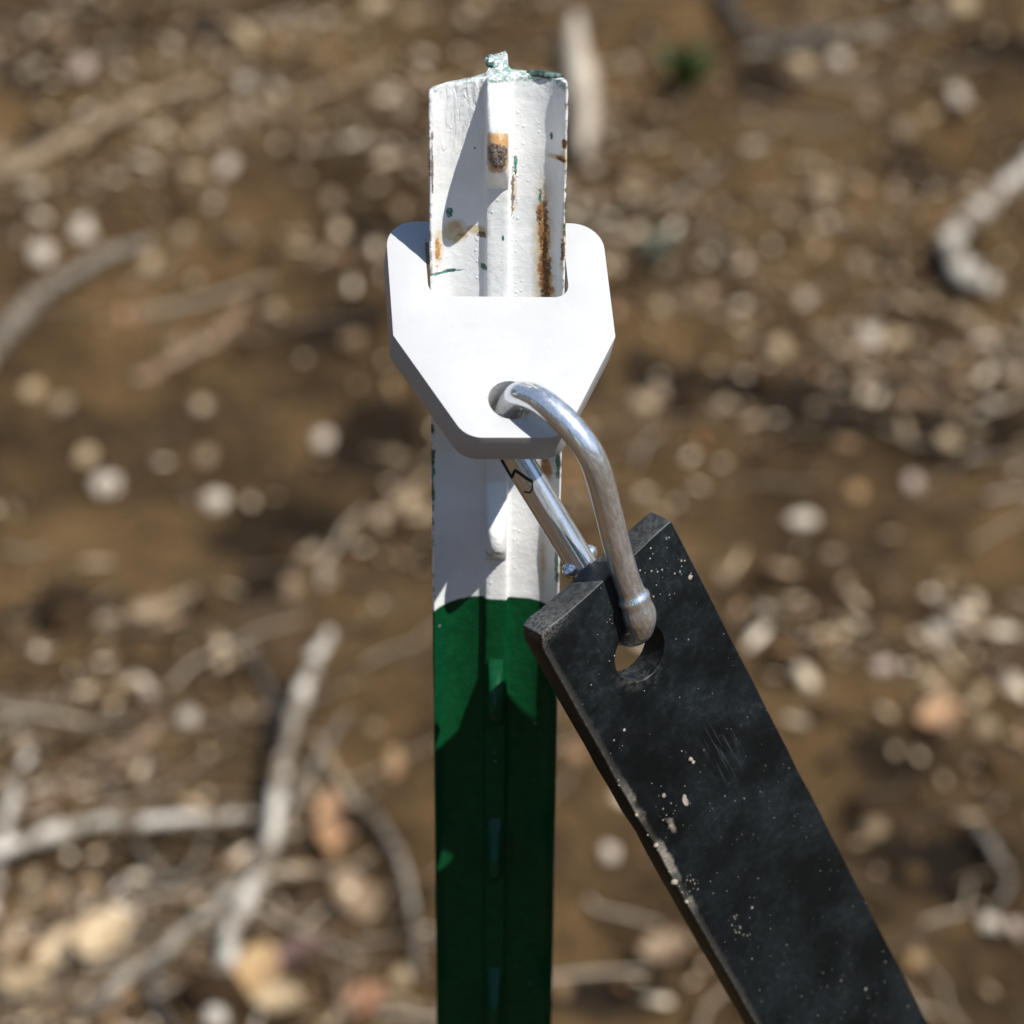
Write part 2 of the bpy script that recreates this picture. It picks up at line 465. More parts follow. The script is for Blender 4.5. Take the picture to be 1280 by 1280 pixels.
    def stud_mesh(name):
        vs, fs = [], []
        cs = [(-1, 0), (-1, .40), (-.95, .64), (-.82, .82), (-.60, .93), (-.32, .985), (0, 1), (.32, .985), (.60, .93), (.82, .82), (.95, .64), (1, .40), (1, 0)]
        for z, p, w in rows:
            for cx, cy in cs: vs.append((cx * w / 1000, -(p * cy) / 1000 + (.0006 if cy == 0 else 0), z / 1000))
        m_ = len(cs)
        for j in range(len(rows) - 1):
            for i in range(m_ - 1): fs.append((j * m_ + i, j * m_ + i + 1, (j + 1) * m_ + i + 1, (j + 1) * m_ + i))
        return np_mesh(name, vs, fs)
    def stud_mat(kind):
        M = Mat('stud paint ' + kind, rough=.24, spec=.22 if kind == 'green' else .5)
        x, y, z = M.xyz(); n1 = M.noise(500, 4, .7); n2 = M.noise(1600, 3, .7)
        if kind == 'green':
            M.set('Base Color', M.mix(n1.step(.3, .7), (.0024, .048, .0155), (.0034, .064, .0210)))
        else:
            col = M.mix(n1.step(.3, .7), (.76, .765, .755), (.82, .82, .80))
            if kind == 'worn':
                dz = (z - .0117) / .0047; dx = x / .0036
                r = (1.0 - (dx.sq().sq() + dz.sq()).sqrt() + (n1 - .5) * .5)
                ring = r.step(-.05, .12) * y.step(-.0058, -.0072)
                r2 = (1.0 - ((x / .0030).sq() + ((z - .0114) / .0033).sq()).sqrt() + (n1 - .5) * 1.1).step(.02, .2) * y.step(-.0072, -.0085)
                col = M.mix(ring, col, M.mix(n1.step(.4, .6), (.50, .27, .10), (.45, .34, .20)))
                col = M.mix(r2, col, M.mix(n2.step(.42, .56), (.045, .030, .022), M.mix(n1.step(.45, .6), (.30, .27, .22), (.20, .10, .05))))
                M.bump(n1 * .5 + r2 * n2 * 3, .6, .0012)
            else:
                r = (z - .0052).abs(); rr = (1.0 - (r / .0022) + (n1 - .5) * 2.2).step(.2, .5) * y.step(-.003, -.006)
                col = M.mix(rr * .6, col, (.33, .27, .20))
                M.bump(n1, .4, .001)
            M.set('Base Color', col)
        return M.m
    mats = {k: stud_mat(k) for k in ('worn', 'white', 'green')}
    meshes = {}
    for k in range(22):
        zb = PZ(-282.5 - 56.0 * k)
        if zb < .02: break
        kind = 'worn' if k == 0 else 'white' if k < 3 else 'green'
        if kind not in meshes:
            me = stud_mesh('stud'); me.materials.append(mats[kind]); meshes[kind] = me
        s = mesh_obj('stud', meshes[kind], None, root, (0, -.0022, zb))
        if k > 2: s.scale = (.74, .82, .92)
        if k == 0: s.scale.z = 1.16; s['label'] = 'topmost stud, its paint worn through to rusty metal'
    return root


# ------------------------------------------------------------------ plate, carabiner, strap (poses fitted to the photograph)
K = .988
PL_X = Vector((.9892, .1318, -.0638)); PL_Y = Vector((-.0873, .8806, .4657)); PL_Z = Vector((.1176, -.4551, .8827))
PL_O = W3((.6107, 616.71, -334.095), K)

def build_plate():
    w = 29.36
    poly = [(-12.6, 0), (12.6, 0), (w, 32), (w, 69.77), (7, 69.77), (7, 63), (18.4, 63), (18.4, 44.84), (-19.2, 44.84), (-19.2, 63), (-7, 63), (-7, 69.77), (-w, 69.77), (-w, 32)]
    rad = [7, 7, 1.2, 8.5, 1.5, 1, 1, 4.2, 4.2, 1, 1, 1.5, 8.5, 1.2]
    out = [(x * K / 1000, y * K / 1000) for x, y in fillet(poly, rad, 9)]
    hole = [(x * K / 1000, y * K / 1000) for x, y in arc(0, 11.65, 6.0, 0, 360 - 360 / 48, 47)]
    me = plate_mesh('hanger_plate', out, [hole], 10.0 * K / 1000, .00032)
    M = Mat('white powder coat', rough=.33, spec=.5)
    n1 = M.noise(900, 3, .6); n2 = M.noise(60, 3, .5)
    x, y, z = M.xyz()
    d, c, c2 = M.voronoi(210); spk = d.step(.13, .05) * c.step(.95, .96)
    hr = ((x - 0).sq() + (y - .0115).sq()).sqrt()
    inh = hr.step(.0061, .0058) * M.noise(500, 4, .7).step(.55, .68)
    low = z.step(-.0006, -.0002)
    edge = (z + .0002).abs().step(.0003, .0) * M.noise(800, 2, .6).step(.60, .66)
    col = M.mix(n2.step(.3, .7), (.45, .45, .45), (.475, .475, .475))
    col = M.mix(spk * .6, col, (.30, .28, .24))
    col = M.mix(inh * .8, col, (.17, .14, .10))
    gr = M.noise(22, 5, .65); scr = M.noise(1, 3, .6, M.scaled(60, 1500, 300))
    rub = hr.step(.0105, .0062) * M.noise(420, 4, .7).step(.50, .66)
    rub2 = (y - .0445).step(.003, .0002) * (x.abs()).step(.020, .018) * M.noise(500, 4, .7).step(.56, .68)
    col = M.mix((rub * .45).max(rub2 * .14), col, (.30, .28, .25))
    col = M.mix(gr.step(.48, .70) * .14, col, (.42, .39, .34))
    M.set('Base Color', col)
    M.set('Roughness', n1 * .12 + .27 + scr.step(.55, .7) * .15)
    M.bump(n1 * .5 + n2 * .6 - spk, .12, .0006)
    o = mesh_obj('hanger_plate', me, M.m)
    es = o.modifiers.new('edges', 'EDGE_SPLIT'); es.split_angle = math.radians(40)
    tag(o, 'thick white steel hanger plate slotted over the fence post and sloping forward', 'hanger plate')
    basis(o, PL_X, PL_Y, PL_Z, PL_O)

CA = Vector((.44253, -.12078, -.88859)).normalized()
_n = Vector((.5644, -.8134, .141))
_b0 = (_n - CA * _n.dot(CA)).normalized(); _c0 = CA.cross(_b0)
_ph = math.radians(-12)
CB = (_b0 * math.cos(_ph) + _c0 * math.sin(_ph)).normalized(); CN = CA.cross(CB)
CH = W3((-.976, 621.724, -329.116))

def build_carabiner():
    root = empty('carabiner', CH)
    basis(root, CA, CB, CN, CH)
    tag(root, 'silver steel snap hook linking the white plate to the black strap', 'carabiner')
    k = .001
    M = Mat('zinc plated steel', rough=.16, metal=.58, color=(.74, .74, .73))
    along = M.scaled(60, 900, 900); across = M.scaled(700, 80, 80)
    n1 = M.noise(1, 4, .7, along); n2 = M.noise(700, 4, .7); n3 = M.noise(1, 3, .6, across); n4 = M.noise(90, 3, .6)
    n5 = M.noise(2600, 2, .6)
    M.set('Base Color', M.mix(n4.step(.35, .70) * .6, (.78, .80, .82), M.mix(n2.step(.3, .7), (.68, .69, .69), (.76, .78, .79))))
    M.set('Roughness', (n2 * .16 + n1.step(.45, .7) * .12 + .30).clamp())
    M.bump(n1 * .7 + n5 * .2 + n3.step(.58, .64) * .45, .16, .0004)
    # a bright polished layer over the dull scratched one
    gl = M.nt.nodes.new('ShaderNodeBsdfGlossy'); gl.inputs['Roughness'].default_value = .07; gl.inputs['Color'].default_value = (.84, .87, .90, 1)
    mx = M.nt.nodes.new('ShaderNodeMixShader'); pol = n4.step(.66, .36) * .10 + n1.step(.60, .42) * .14 + .54
    M.nt.links.new(pol.s, mx.inputs[0]); M.nt.links.new(M.b.outputs[0], mx.inputs[1]); M.nt.links.new(gl.outputs[0], mx.inputs[2])
    M.nt.links.new(mx.outputs[0], M.nt.nodes['Material Output'].inputs['Surface'])
    ctrl = [(10.3, -6.9), (6.4, -6.0), (3.0, -3.4), (0, 0), (-2.7, 3.6), (-4.5, 8.3), (-2.7, 14.0), (2.5, 19.0), (9.1, 22.2), (15.3, 23.1), (22.8, 21.5), (30.5, 19.0), (42.6, 15.0), (52.9, 12.2), (59.6, 11.2), (64.3, 9.8),
            (67.9, 7.2), (69.5, 3.4), (69.3, -.4), (67.4, -3.2), (65, -4.0), (59, -3.4), (51, -2.8)]
    pts = spline([(a, b, 0) for a, b in ctrl], 190)
    R = []
    for a, b, _ in pts:
        r = 3.55
        if b > -2 and a > 52: r += .70 * math.exp(-((a - 58.0) / 1.1) ** 2) + .95 * math.exp(-((a - 63.0) / 3.6) ** 2)
        if b < -3 and a < 12: r = 3.6
        R.append(r * k)
    mesh_obj('body', tube('body', pts * k, R, 36), M.m, root)
    g0, g1 = np.array([11.2, -7.1, 0]), np.array([49.6, -2.4, 0])
    gp = [g0 + (g1 - g0) * t for t in np.linspace(0, 1, 24)]
    gate = mesh_obj('gate', tube('gate', np.array(gp) * k, [4.05 * k] * 24, 36, 'flat'), M.m, root)
    gd = Vector((g1 - g0)).normalized()
    # hinge pin and its domed heads on both sides
    c = Vector((46.5, -2.7, 0)) * k
    rp = tube('rivet', [c + Vector((0, 0, z * k)) for z in (-5.7, -5.45, -4.9, -4.0, 4.0, 4.9, 5.45, 5.7)], [.9 * k, 1.6 * k, 1.95 * k, 2.05 * k, 2.05 * k, 1.95 * k, 1.6 * k, .9 * k], 20)
    mesh_obj('rivet', rp, M.m, root)
    # the slit in the gate where the nose of the hook catches
    D = Mat('dark slit', rough=.7, color=(.012, .012, .013))
    side = Vector((0, 1, 0)) - gd * gd.y
    def on_gate(t, ang):                               # point on the gate surface: mm from its top, degrees around
        p = Vector(g0) + gd * t; u = side.normalized(); w_ = gd.cross(u)
        return (p + (u * math.cos(math.radians(ang)) + w_ * math.sin(math.radians(ang))) * 4.07) * k
    def seam(pl, r=.42):
        ps = []
        for (t0, a0), (t1, a1) in zip(pl[:-1], pl[1:]):
            for q in np.linspace(0, 1, 7)[:-1]: ps.append(on_gate(t0 + (t1 - t0) * q, a0 + (a1 - a0) * q))
        ps.append(on_gate(*pl[-1]))
        return tube('latch_seam', ps, r * k, 8)
    s1 = mesh_obj('latch_seam', seam(SEAM1), D.m, gate)
    s2 = mesh_obj('latch_seam', seam(SEAM2, .22), D.m, gate)
SEAM1 = [(1.0, 92), (6.4, 98), (4.6, 62), (9.6, 30)]
SEAM2 = [(11.0, 78), (11.8, 58), (11.2, 42), (9.6, 30)]

ST_X = Vector((.7181, .5680, .4020)); ST_L = Vector((.4071, .1256, -.9047)); ST_N = Vector((-.5644, .8134, -.1410))
KS = .958
ST_O = W3((25.1636, 632.679, -386.132), KS)
ST_TH = 9.2 * KS / 1000
ST_LEN = .40
def build_strap():
    hw = 25.4 * KS / 1000
    n = 46; rg = np.random.default_rng(3)
    # slightly ragged saw-cut outline: x across, y up (towards the top end)
    side = []
    ys = np.linspace(0, -ST_LEN, n)
    L_ = [(-hw + rg.normal(0, .00012), y) for y in ys]
    Rr = [(hw + rg.normal(0, .00008), y) for y in ys]
    L_[0] = (-hw + .0018, 0); L_.insert(0, (-hw + .0045, .0006)); L_[2] = (-hw + .0002, -.0036)
    Rr[0] = (hw, 0)
    top = [(x, rg.normal(0, .00018)) for x in np.linspace(hw, -hw + .004, 14)[1:-1]]
    out = Rr[::-1] + top + L_
    hx, hc = -.0010, -.0264
    hole = [(x, y) for x, y in arc(hx, hc, .0081, 0, 360 - 7.5, 47)]
    hole2 = [(x, y) for x, y in arc(0, -ST_LEN + .026, 7.6 / 1000, 0, 360 - 7.5, 47)]
    me = plate_mesh('rubber_strap', out, [hole, hole2], ST_TH, .00045)
    M = Mat('dusty black rubber', rough=.55, spec=.28)
    x, y, z = M.xyz()
    n1 = M.noise(38, 5, .65); n2 = M.noise(420, 4, .7); n3 = M.noise(1500, 3, .6); sc = M.noise(1, 4, .65, M.scaled(900, 90, 300))
    rot = M.nt.nodes.new('ShaderNodeMapping'); rot.inputs['Rotation'].default_value = (0, 0, math.radians(-12)); rot.inputs['Scale'].default_value = (1400, 70, 300)
    M.nt.links.new(M.obj, rot.inputs[0]); sc2 = M.noise(1, 3, .6, rot.outputs[0])
    face = z.step(-.0009, -.0003)
    base = M.mix(n1.step(.35, .68), (.0022, .0034, .0040), (.0068, .0100, .0118))
    film = (n2.step(.42, .75) * n1.step(.38, .66) * .24 + n1.step(.36, .70) * .05 + sc.step(.55, .75) * .16 * n1.step(.4, .6))
    film = film * (y.step(-.12, -.02) * .8 + .7) + n3.step(.60, .76) * n1.step(.42, .62) * .22
    base = M.mix(film.clamp(), base, (.048, .060, .068))
    # three sizes of specks
    sp = []
    for s_, th, r0 in ((260, .94, .12), (520, .925, .13), (1000, .88, .17)):
        d, c, c2 = M.voronoi(s_)
        sp.append((d._m('DIVIDE', c2 * .8 + .4)).step(r0, r0 * .45) * c.step(th, th + .015) * (c2 * .6 + .35))
    # crowd specks at the upper right corner
    d, c, c2 = M.voronoi(700)
    nr = (1.0 - (((x - hw * .72) / .017).sq() + ((y + .008) / .016).sq()).sqrt()).clamp()
    sp.append(d.step(.26, .10) * (c + nr * .40).step(1.02, 1.06) * .7)
    speck = add_all(sp)
    base = M.mix((speck * face).clamp(), base, (.42, .41, .37))
    def blob(u, v, ru, rv, rag, k, s):
        u, v = u * .977, v * .977
        return (1.0 - (((x - u) / ru).sq() + ((y - v) / rv).sq()).sqrt() + (rag - .5) * k)._m('MULTIPLY', s, clamp=True)
    # dried mud: knocks on the face, a crust along the left edge, dust round the hole and on the cut end
    mud = add_all([blob(-.0103, -.0782, .0009, .0019, n2, 1.0, 5), blob(-.0098, -.0768, .0006, .0010, n2, 1.0, 5), blob(-.0150, -.0710, .0006, .0008, n2, 1.2, 5), blob(-.0175, -.0815, .0012, .0030, n2, 3.0, 1.0), blob(.0225, -.0190, .0009, .0010, n2, 2.5, 3)])
    d, c, c2 = M.voronoi(1150, M.scaled(1.0, .75, 1.0))
    def splat(u, v, ru, rv, k):
        return ((1.0 - (((x - u * .977 + (n1 - .5) * .004) / ru).sq() + ((y - v * .977 + (n2 - .5) * .002) / rv).sq()).sqrt()).clamp()) * k
    dens = add_all([splat(-.0185, -.0765, .0060, .0050, .62), splat(-.0210, -.1035, .0052, .0058, .85), splat(-.0150, -.1310, .0030, .0105, .55), splat(.0148, -.0335, .0034, .0030, .55), splat(.0220, -.0150, .0040, .0070, .40), splat(.0215, -.0045, .010, .0040, .34), splat(.0100, -.0150, .016, .014, .20)])
    mud = mud.max((d + (c2 - .5) * .2).step(.42, .20) * (c + dens).step(1.06, 1.12) * (c2 * .5 + .5))
    le = (x + hw)
    crust_on = M.noise(75, 3, .6).step(.40, .56) * y.step(-.112, -.100) * y.step(-.050, -.070)
    crust = (n2 * .0022 + n3 * .0012 - le + .0006 + crust_on * .0010)._m('MULTIPLY', 900, clamp=True) * (crust_on * .6 + .08)
    edge = (n2 * .0016 - le + .0001)._m('MULTIPLY', 900, clamp=True) * n2.step(.40, .62) * .3
    hr = ((x - hx).sq() + (y - hc).sq()).sqrt()
    ring = hr.step(.0125, .0072) * (n2.step(.40, .64)) * y.step(hc + .003, hc - .004) * x.step(.006, -.002) * .16
    endd = y.step(-.0045, .0002) * n3.step(.40, .58) * x.step(-.006, -.024) * .45
    smear = blob(.006, -.073, .010, .014, n1, .6, 1.2) * sc2.step(.52, .72) * .40
    base = M.mix(smear, base, (.09, .11, .125))
    base = M.mix((ring + edge * face + endd).clamp(), base, (.23, .215, .19))
    base = M.mix((mud * face).max(crust * face).clamp(), base, M.mix(n2.step(.4, .6), (.40, .355, .285), (.25, .23, .195)))
    # saw-cut end and sides: greyer with dust
    cut = y.step(-.0006, -.0001)
    base = M.mix(cut * (n2.step(.35, .70) * .30 + .12), base, (.15, .15, .145))
    M.set('Base Color', base)
    M.set('Roughness', n2 * .20 + .33)
    M.bump(n3 * .4 + n2 * .5 + n1 * .3 + mud * 1.6 + crust * face * 2 + speck * .5, .24, .0005)
    root = empty('rubber_strap', ST_O)
    tag(root, 'dusty black rubber strap hanging by its punched hole from the snap hook', 'strap')
    basis(root, ST_X, -ST_L, -ST_N, ST_O)
    o = mesh_obj('strap_body', me, M.m, root)
    es = o.modifiers.new('edges', 'EDGE_SPLIT'); es.split_angle = math.radians(40)
    # crumbs of dry mud stuck along the left edge, joined
    vs, fs = [], []
    for _ in range(30):
        v = -rg.uniform(.052, .112); u = -hw + abs(rg.normal(0, .0008)); s_ = abs(rg.normal(0, .00022)) + .00014
        add_rock(vs, fs, (u, v, rg.uniform(-.0006, .0002)), s_, rg)
    for u, v, s_ in ((-hw - .0002, -.0955, .0011), (-hw + .0001, -.1043, .0007), (-.0030, -.0662, .0008), (-.0027, -.0676, .0007), (-hw + .0005, -.0808, .0008)):
        add_rock(vs, fs, (u, v, .0001), s_, rg)
    mm = Mat('dry mud', rough=.95, spec=.1); q = mm.noise(900, 3, .6); mm.set('Base Color', mm.mix(q, (.22, .19, .145), (.38, .33, .26)))
    c = mesh_obj('mud_crumbs', np_mesh('mud_crumbs', vs, fs), mm.m, root); c['kind'] = 'stuff'

_ico = None
def ico():
    global _ico
    if _ico is None:
        bm = bmesh.new(); bmesh.ops.create_icosphere(bm, subdivisions=1, radius=1)
        _ico = (np.array([v.co[:] for v in bm.verts]), np.array([[v.index for v in f.verts] for f in bm.faces])); bm.free()
    return _ico
def add_rock(vs, fs, loc, s, rg, flat=(1, 1, 1)):
    V_, F_ = ico(); b = len(vs)
    P = V_ * (1 + rg.normal(0, .16, (len(V_), 1))) * s * np.array(flat) + np.array(loc)
    vs.extend(P.tolist()); fs.extend((F_ + b).tolist())


# ------------------------------------------------------------------ litter materials
def litter_mats():
    D = {}
    def wood(name, a, b, dark, rough=.55):
        M = Mat(name, rough=rough, spec=.5); n = M.noise(26, 4, .65); f = M.noise(140, 4, .7)
        c = M.mix(n.step(.44, .54), a, b); c = M.mix(f.step(.55, .72) * .7, c, dark); M.set('Base Color', c); M.bump(f + n, .7, .004); D[name] = M.m
    wood('bleached bark', (.56, .515, .44), (.17, .135, .095), (.05, .038, .026))
    wood('grey bark', (.27, .235, .185), (.13, .108, .08), (.045, .036, .026))
    wood('brown bark', (.25, .165, .10), (.16, .10, .06), (.06, .04, .025))
    wood('tan wood', (.33, .24, .15), (.24, .17, .10), (.10, .068, .038))
    wood('dark bark', (.10, .09, .078), (.05, .044, .037), (.02, .018, .015))
    wood('white wood', (.60, .52, .41), (.47, .40, .31), (.18, .145, .105))
    wood('pale stone', (.60, .51, .40), (.46, .385, .295), (.17, .145, .115))
    wood('pink stone', (.52, .41, .33), (.40, .30, .235), (.16, .12, .09))
    wood('orange bark', (.42, .245, .12), (.30, .16, .08), (.13, .07, .04))
    wood('gold leaf', (.40, .26, .11), (.30, .18, .08), (.14, .085, .04), .5)
    wood('straw leaf', (.50, .375, .22), (.38, .275, .155), (.15, .10, .055), .5)
    wood('tan leaf', (.26, .18, .105), (.20, .13, .075), (.09, .055, .03), .5)
    wood('rust leaf', (.33, .16, .08), (.24, .11, .06), (.10, .05, .03), .5)
    wood('purple leaf', (.12, .062, .050), (.085, .044, .036), (.04, .024, .02), .5)
    wood('green leaf', (.085, .12, .03), (.06, .085, .022), (.03, .04, .012), .5)
    wood('grey green leaf', (.20, .21, .15), (.13, .14, .10), (.05, .055, .04), .5)
    return D

def leaf_arrays(rg, n, L, Wd, curl):
    """n curled leaves; returns verts (n, 15, 3) in local frames"""
    t = np.linspace(0, 1, 5); prof = np.array([.12, .75, 1.0, .68, .05])
    out = np.zeros((n, 15, 3))
    for i in range(5):
        for j, s in enumerate((-1, 0, 1)):
            out[:, i * 3 + j, 0] = (t[i] - .5) * L
            out[:, i * 3 + j, 1] = s * prof[i] * Wd * .5
            out[:, i * 3 + j, 2] = curl * ((t[i] - .5) ** 2) * L * 1.6 + abs(s) * prof[i] * Wd * .28 * np.sign(curl)
    return out
LEAF_F = np.array([(i * 3 + j, (i + 1) * 3 + j, (i + 1) * 3 + j + 1, i * 3 + j + 1) for i in range(4) for j in range(2)])

def rot_many(P, yaw, tilt, roll):
    c, s = np.cos(roll)[:, None], np.sin(roll)[:, None]
    x, y, z = P[..., 0], P[..., 1] * c - P[..., 2] * s, P[..., 1] * s + P[..., 2] * c
    c, s = np.cos(tilt)[:, None], np.sin(tilt)[:, None]
    x, z = x * c - z * s, x * s + z * c
    c, s = np.cos(yaw)[:, None], np.sin(yaw)[:, None]
    return np.stack([x * c - y * s, x * s + y * c, z], -1)

def scatter_xy(rg, n):
    y = 1.35 + (rg.random(n) ** .8) * 4.4
    x = (rg.random(n) * 2 - 1) * (.30 * y + .35)
    return x, y

def cluster_keep(x, y, rg, bias):
    d = vnoise(x * 2.1 + 4, y * 2.6 + 2, 5) + .5 * vnoise(x * 6 + 1, y * 6, 1) + .45 * np.exp(-((x + .75) / .55) ** 2 - ((y - 4.0) / .6) ** 2) + .30 * np.exp(-((x - .60) / .35) ** 2 - ((y - 3.3) / .5) ** 2)
    return rg.random(len(x)) < np.clip(.5 + bias * d, .05, 1)

def np_bulk(name, P, F):
    """P (n, k, 3), F (m, q) shared topology"""
    n, k = P.shape[:2]; allf = (F[None] + (np.arange(n) * k)[:, None, None]).reshape(-1, F.shape[1]); q = F.shape[1]
    me = bpy.data.meshes.new(name); me.vertices.add(n * k); me.vertices.foreach_set('co', P.reshape(-1).astype(np.float32))
    me.loops.add(allf.size); me.loops.foreach_set('vertex_index', allf.ravel().astype(np.int32))
    me.polygons.add(len(allf)); me.polygons.foreach_set('loop_start', np.arange(0, allf.size, q, dtype=np.int32)); me.polygons.foreach_set('loop_total', np.full(len(allf), q, np.int32))
    me.update(calc_edges=True); return me

def build_litter():
    rg = np.random.default_rng(21)
    # leaves
    x, y = scatter_xy(rg, 6500); k = cluster_keep(x, y, rg, 1.6); x, y = x[k], y[k]; n = len(x)
    q = ground_pt(150, 1190); m_ = rg.random(n) < .07; x = np.where(m_, q.x + rg.normal(0, .15, n), x); y = np.where(m_, q.y + rg.normal(0, .12, n), y)
    L = np.exp(rg.normal(math.log(.019), .42, n)).clip(.007, .055); Wd = L * rg.uniform(.22, .55, n)
    P = leaf_arrays(rg, n, L, Wd, rg.normal(0, .7, n))
    P = rot_many(P, rg.uniform(0, 6.28, n), rg.normal(0, .30, n), rg.normal(0, .5, n))
    P += np.stack([x, y, height(x, y) + .004 + .006 * rg.random(n)], -1)[:, None]
    M = Mat('dry leaves', rough=.34, spec=.5); r = M.island(); nn = M.noise(120, 3, .6)
    c = M.ramp(r, [(0, (.04, .023, .011)), (.25, (.085, .050, .022)), (.50, (.15, .089, .040)), (.68, (.25, .16, .078)), (.80, (.25, .13, .055)), (.90, (.36, .26, .15)), (.97, (.52, .42, .29)), (1, (.16, .13, .09))])
    M.set('Base Color', M.mix(nn.step(.5, .75) * .5, c, (.09, .055, .032)))
    o = mesh_obj('leaf_litter', np_bulk('leaf_litter', P, LEAF_F), M.m); tag(o, 'scattered small dry leaves and bark flakes covering the brown soil', 'leaf litter', kind='stuff')
    # clods and pebbles
    V_, F_ = ico()
    x, y = scatter_xy(rg, 5200); k = cluster_keep(x, y, rg, 1.2); x, y = x[k], y[k]; n = len(x)
    s = np.exp(rg.normal(math.log(.0075), .55, n)).clip(.002, .030)
    P = V_[None] * (1 + rg.normal(0, .17, (n, len(V_), 1))) * s[:, None, None] * np.stack([rg.uniform(.8, 1.5, n), rg.uniform(.8, 1.3, n), rg.uniform(.5, .9, n)], -1)[:, None]
    z0 = np.zeros(n); P = rot_many(P, rg.uniform(0, 6.28, n), z0, z0) + np.stack([x, y, height(x, y) + s * .25], -1)[:, None]
    M = Mat('soil clods', rough=.95, spec=.15); r = M.island(); nn = M.noise(90, 3, .7)
    c = M.ramp(r, [(0, (.022, .013, .006)), (.45, (.048, .028, .012)), (.78, (.082, .049, .021)), (.92, (.15, .098, .050)), (.97, (.36, .27, .17)), (1, (.60, .50, .37))])
    M.set('Base Color', M.mix(nn.step(.4, .7) * .4, c, (.05, .032, .019))); M.bump(nn, .6, .004)
    o = mesh_obj('soil_clods', np_bulk('soil_clods', P, F_), M.m); tag(o, 'loose crumbs and clods of brown soil with small stones', 'soil clods', kind='stuff')
    # wood and bark chips
    x, y = scatter_xy(rg, 8000); k = cluster_keep(x, y, rg, 2.2); x, y = x[k], y[k]; n = len(x)
    s = np.exp(rg.normal(math.log(.0054), .42, n)).clip(.0025, .014)
    P = V_[None] * (1 + rg.normal(0, .14, (n, len(V_), 1))) * s[:, None, None] * np.stack([rg.uniform(1.2, 2.4, n), rg.uniform(.6, 1.0, n), rg.uniform(.2, .4, n)], -1)[:, None]
    P = rot_many(P, rg.uniform(0, 6.28, n), rg.normal(0, .25, n), rg.normal(0, .3, n)) + np.stack([x, y, height(x, y) + .006], -1)[:, None]
    M = Mat('chips', rough=.30, spec=.6); r = M.island(); nn = M.noise(150, 3, .7)
    c = M.ramp(r, [(0, (.20, .125, .062)), (.40, (.36, .25, .14)), (.70, (.56, .42, .26)), (1, (.78, .67, .50))])
    M.set('Base Color', M.mix(nn.step(.5, .7) * .4, c, (.2, .14, .09)))
    o = mesh_obj('wood_chips', np_bulk('wood_chips', P, F_), M.m); tag(o, 'pale flakes of wood and bark strewn over the soil', 'wood chips', kind='stuff')
    # thin twigs
    n = 900; x, y = scatter_xy(rg, n); L = rg.uniform(.04, .20, n); yaw = rg.normal(.55, .8, n); ang = np.linspace(0, 2 * np.pi, 6)[:-1]
    P = np.zeros((n, 25, 3)); bend = rg.normal(0, .12, n); rad = rg.uniform(.0010, .0032, n)
    for i in range(5):
        t = i / 4
        for j, a in enumerate(ang):
            P[:, i * 5 + j, 0] = (t - .5) * L
            P[:, i * 5 + j, 1] = np.cos(a) * rad * (1.1 - .5 * t) + bend * L * math.sin(math.pi * t) + .004 * math.sin(9 * t)
            P[:, i * 5 + j, 2] = np.sin(a) * rad * (1.1 - .5 * t)
    q = ground_pt(170, 1140); m_ = rg.random(n) < .15; x = np.where(m_, q.x + rg.normal(0, .17, n), x); y = np.where(m_, q.y + rg.normal(0, .16, n), y)
    F = np.array([(i * 5 + j, i * 5 + (j + 1) % 5, (i + 1) * 5 + (j + 1) % 5, (i + 1) * 5 + j) for i in range(4) for j in range(5)])
    z0 = np.zeros(n); P = rot_many(P, yaw, rg.normal(0, .05, n), z0) + np.stack([x, y, height(x, y) + .010], -1)[:, None]
    M = Mat('thin twigs', rough=.75, spec=.3); r = M.island(); nn = M.noise(60, 3, .7)
    c = M.ramp(r, [(0, (.05, .034, .02)), (.45, (.12, .083, .05)), (.75, (.26, .20, .135)), (1, (.46, .40, .31))])
    M.set('Base Color', M.mix(nn.step(.5, .7) * .5, c, (.12, .085, .055)))
    o = mesh_obj('twig_litter', np_bulk('twig_litter', P, F), M.m); tag(o, 'thin broken twigs lying all over the soil', 'twigs', kind='stuff')


# ------------------------------------------------------------------ single sticks, leaves, chips and stones that the photograph shows apart
def stick_mesh(name, pix, w, seed, lift=0.0, taper=.6, lifts=None):
    """Stick through pixels of the photo laid on the ground; w = width in pixels at its thick end."""
    rg = np.random.default_rng(seed)
    P0 = [ground_pt(*p, lift=(lifts[i] if lifts else lift)) for i, p in enumerate(pix)]
    r0 = px_size(P0[0]) * w / 2 * .62
    n = max(14, 8 * len(pix)); S = spline([tuple(p) for p in P0], n)
    wob = rg.normal(0, r0 * .22, S.shape) + np.cumsum(rg.normal(0, r0 * .06, S.shape), 0); S = S + wob
    R = [r0 * (1 - (1 - taper) * i / n) * (1 + rg.normal(0, .15)) for i in range(n + 1)]
    S[:, 2] += r0 * .75
    c = Vector(S[0])
    return tube(name, [Vector(s) - c for s in S], R, 10), c

def put_stick(name, pix, w, mat, label, cat, seed, group=None, parent=None, **kw):
    me, c = stick_mesh(name, pix, w, seed, **kw)
    o = mesh_obj(name, me, mat, None, c)
    if parent: o.parent = parent; o.location = c - parent.location
    else: tag(o, label, cat, group)
    return o

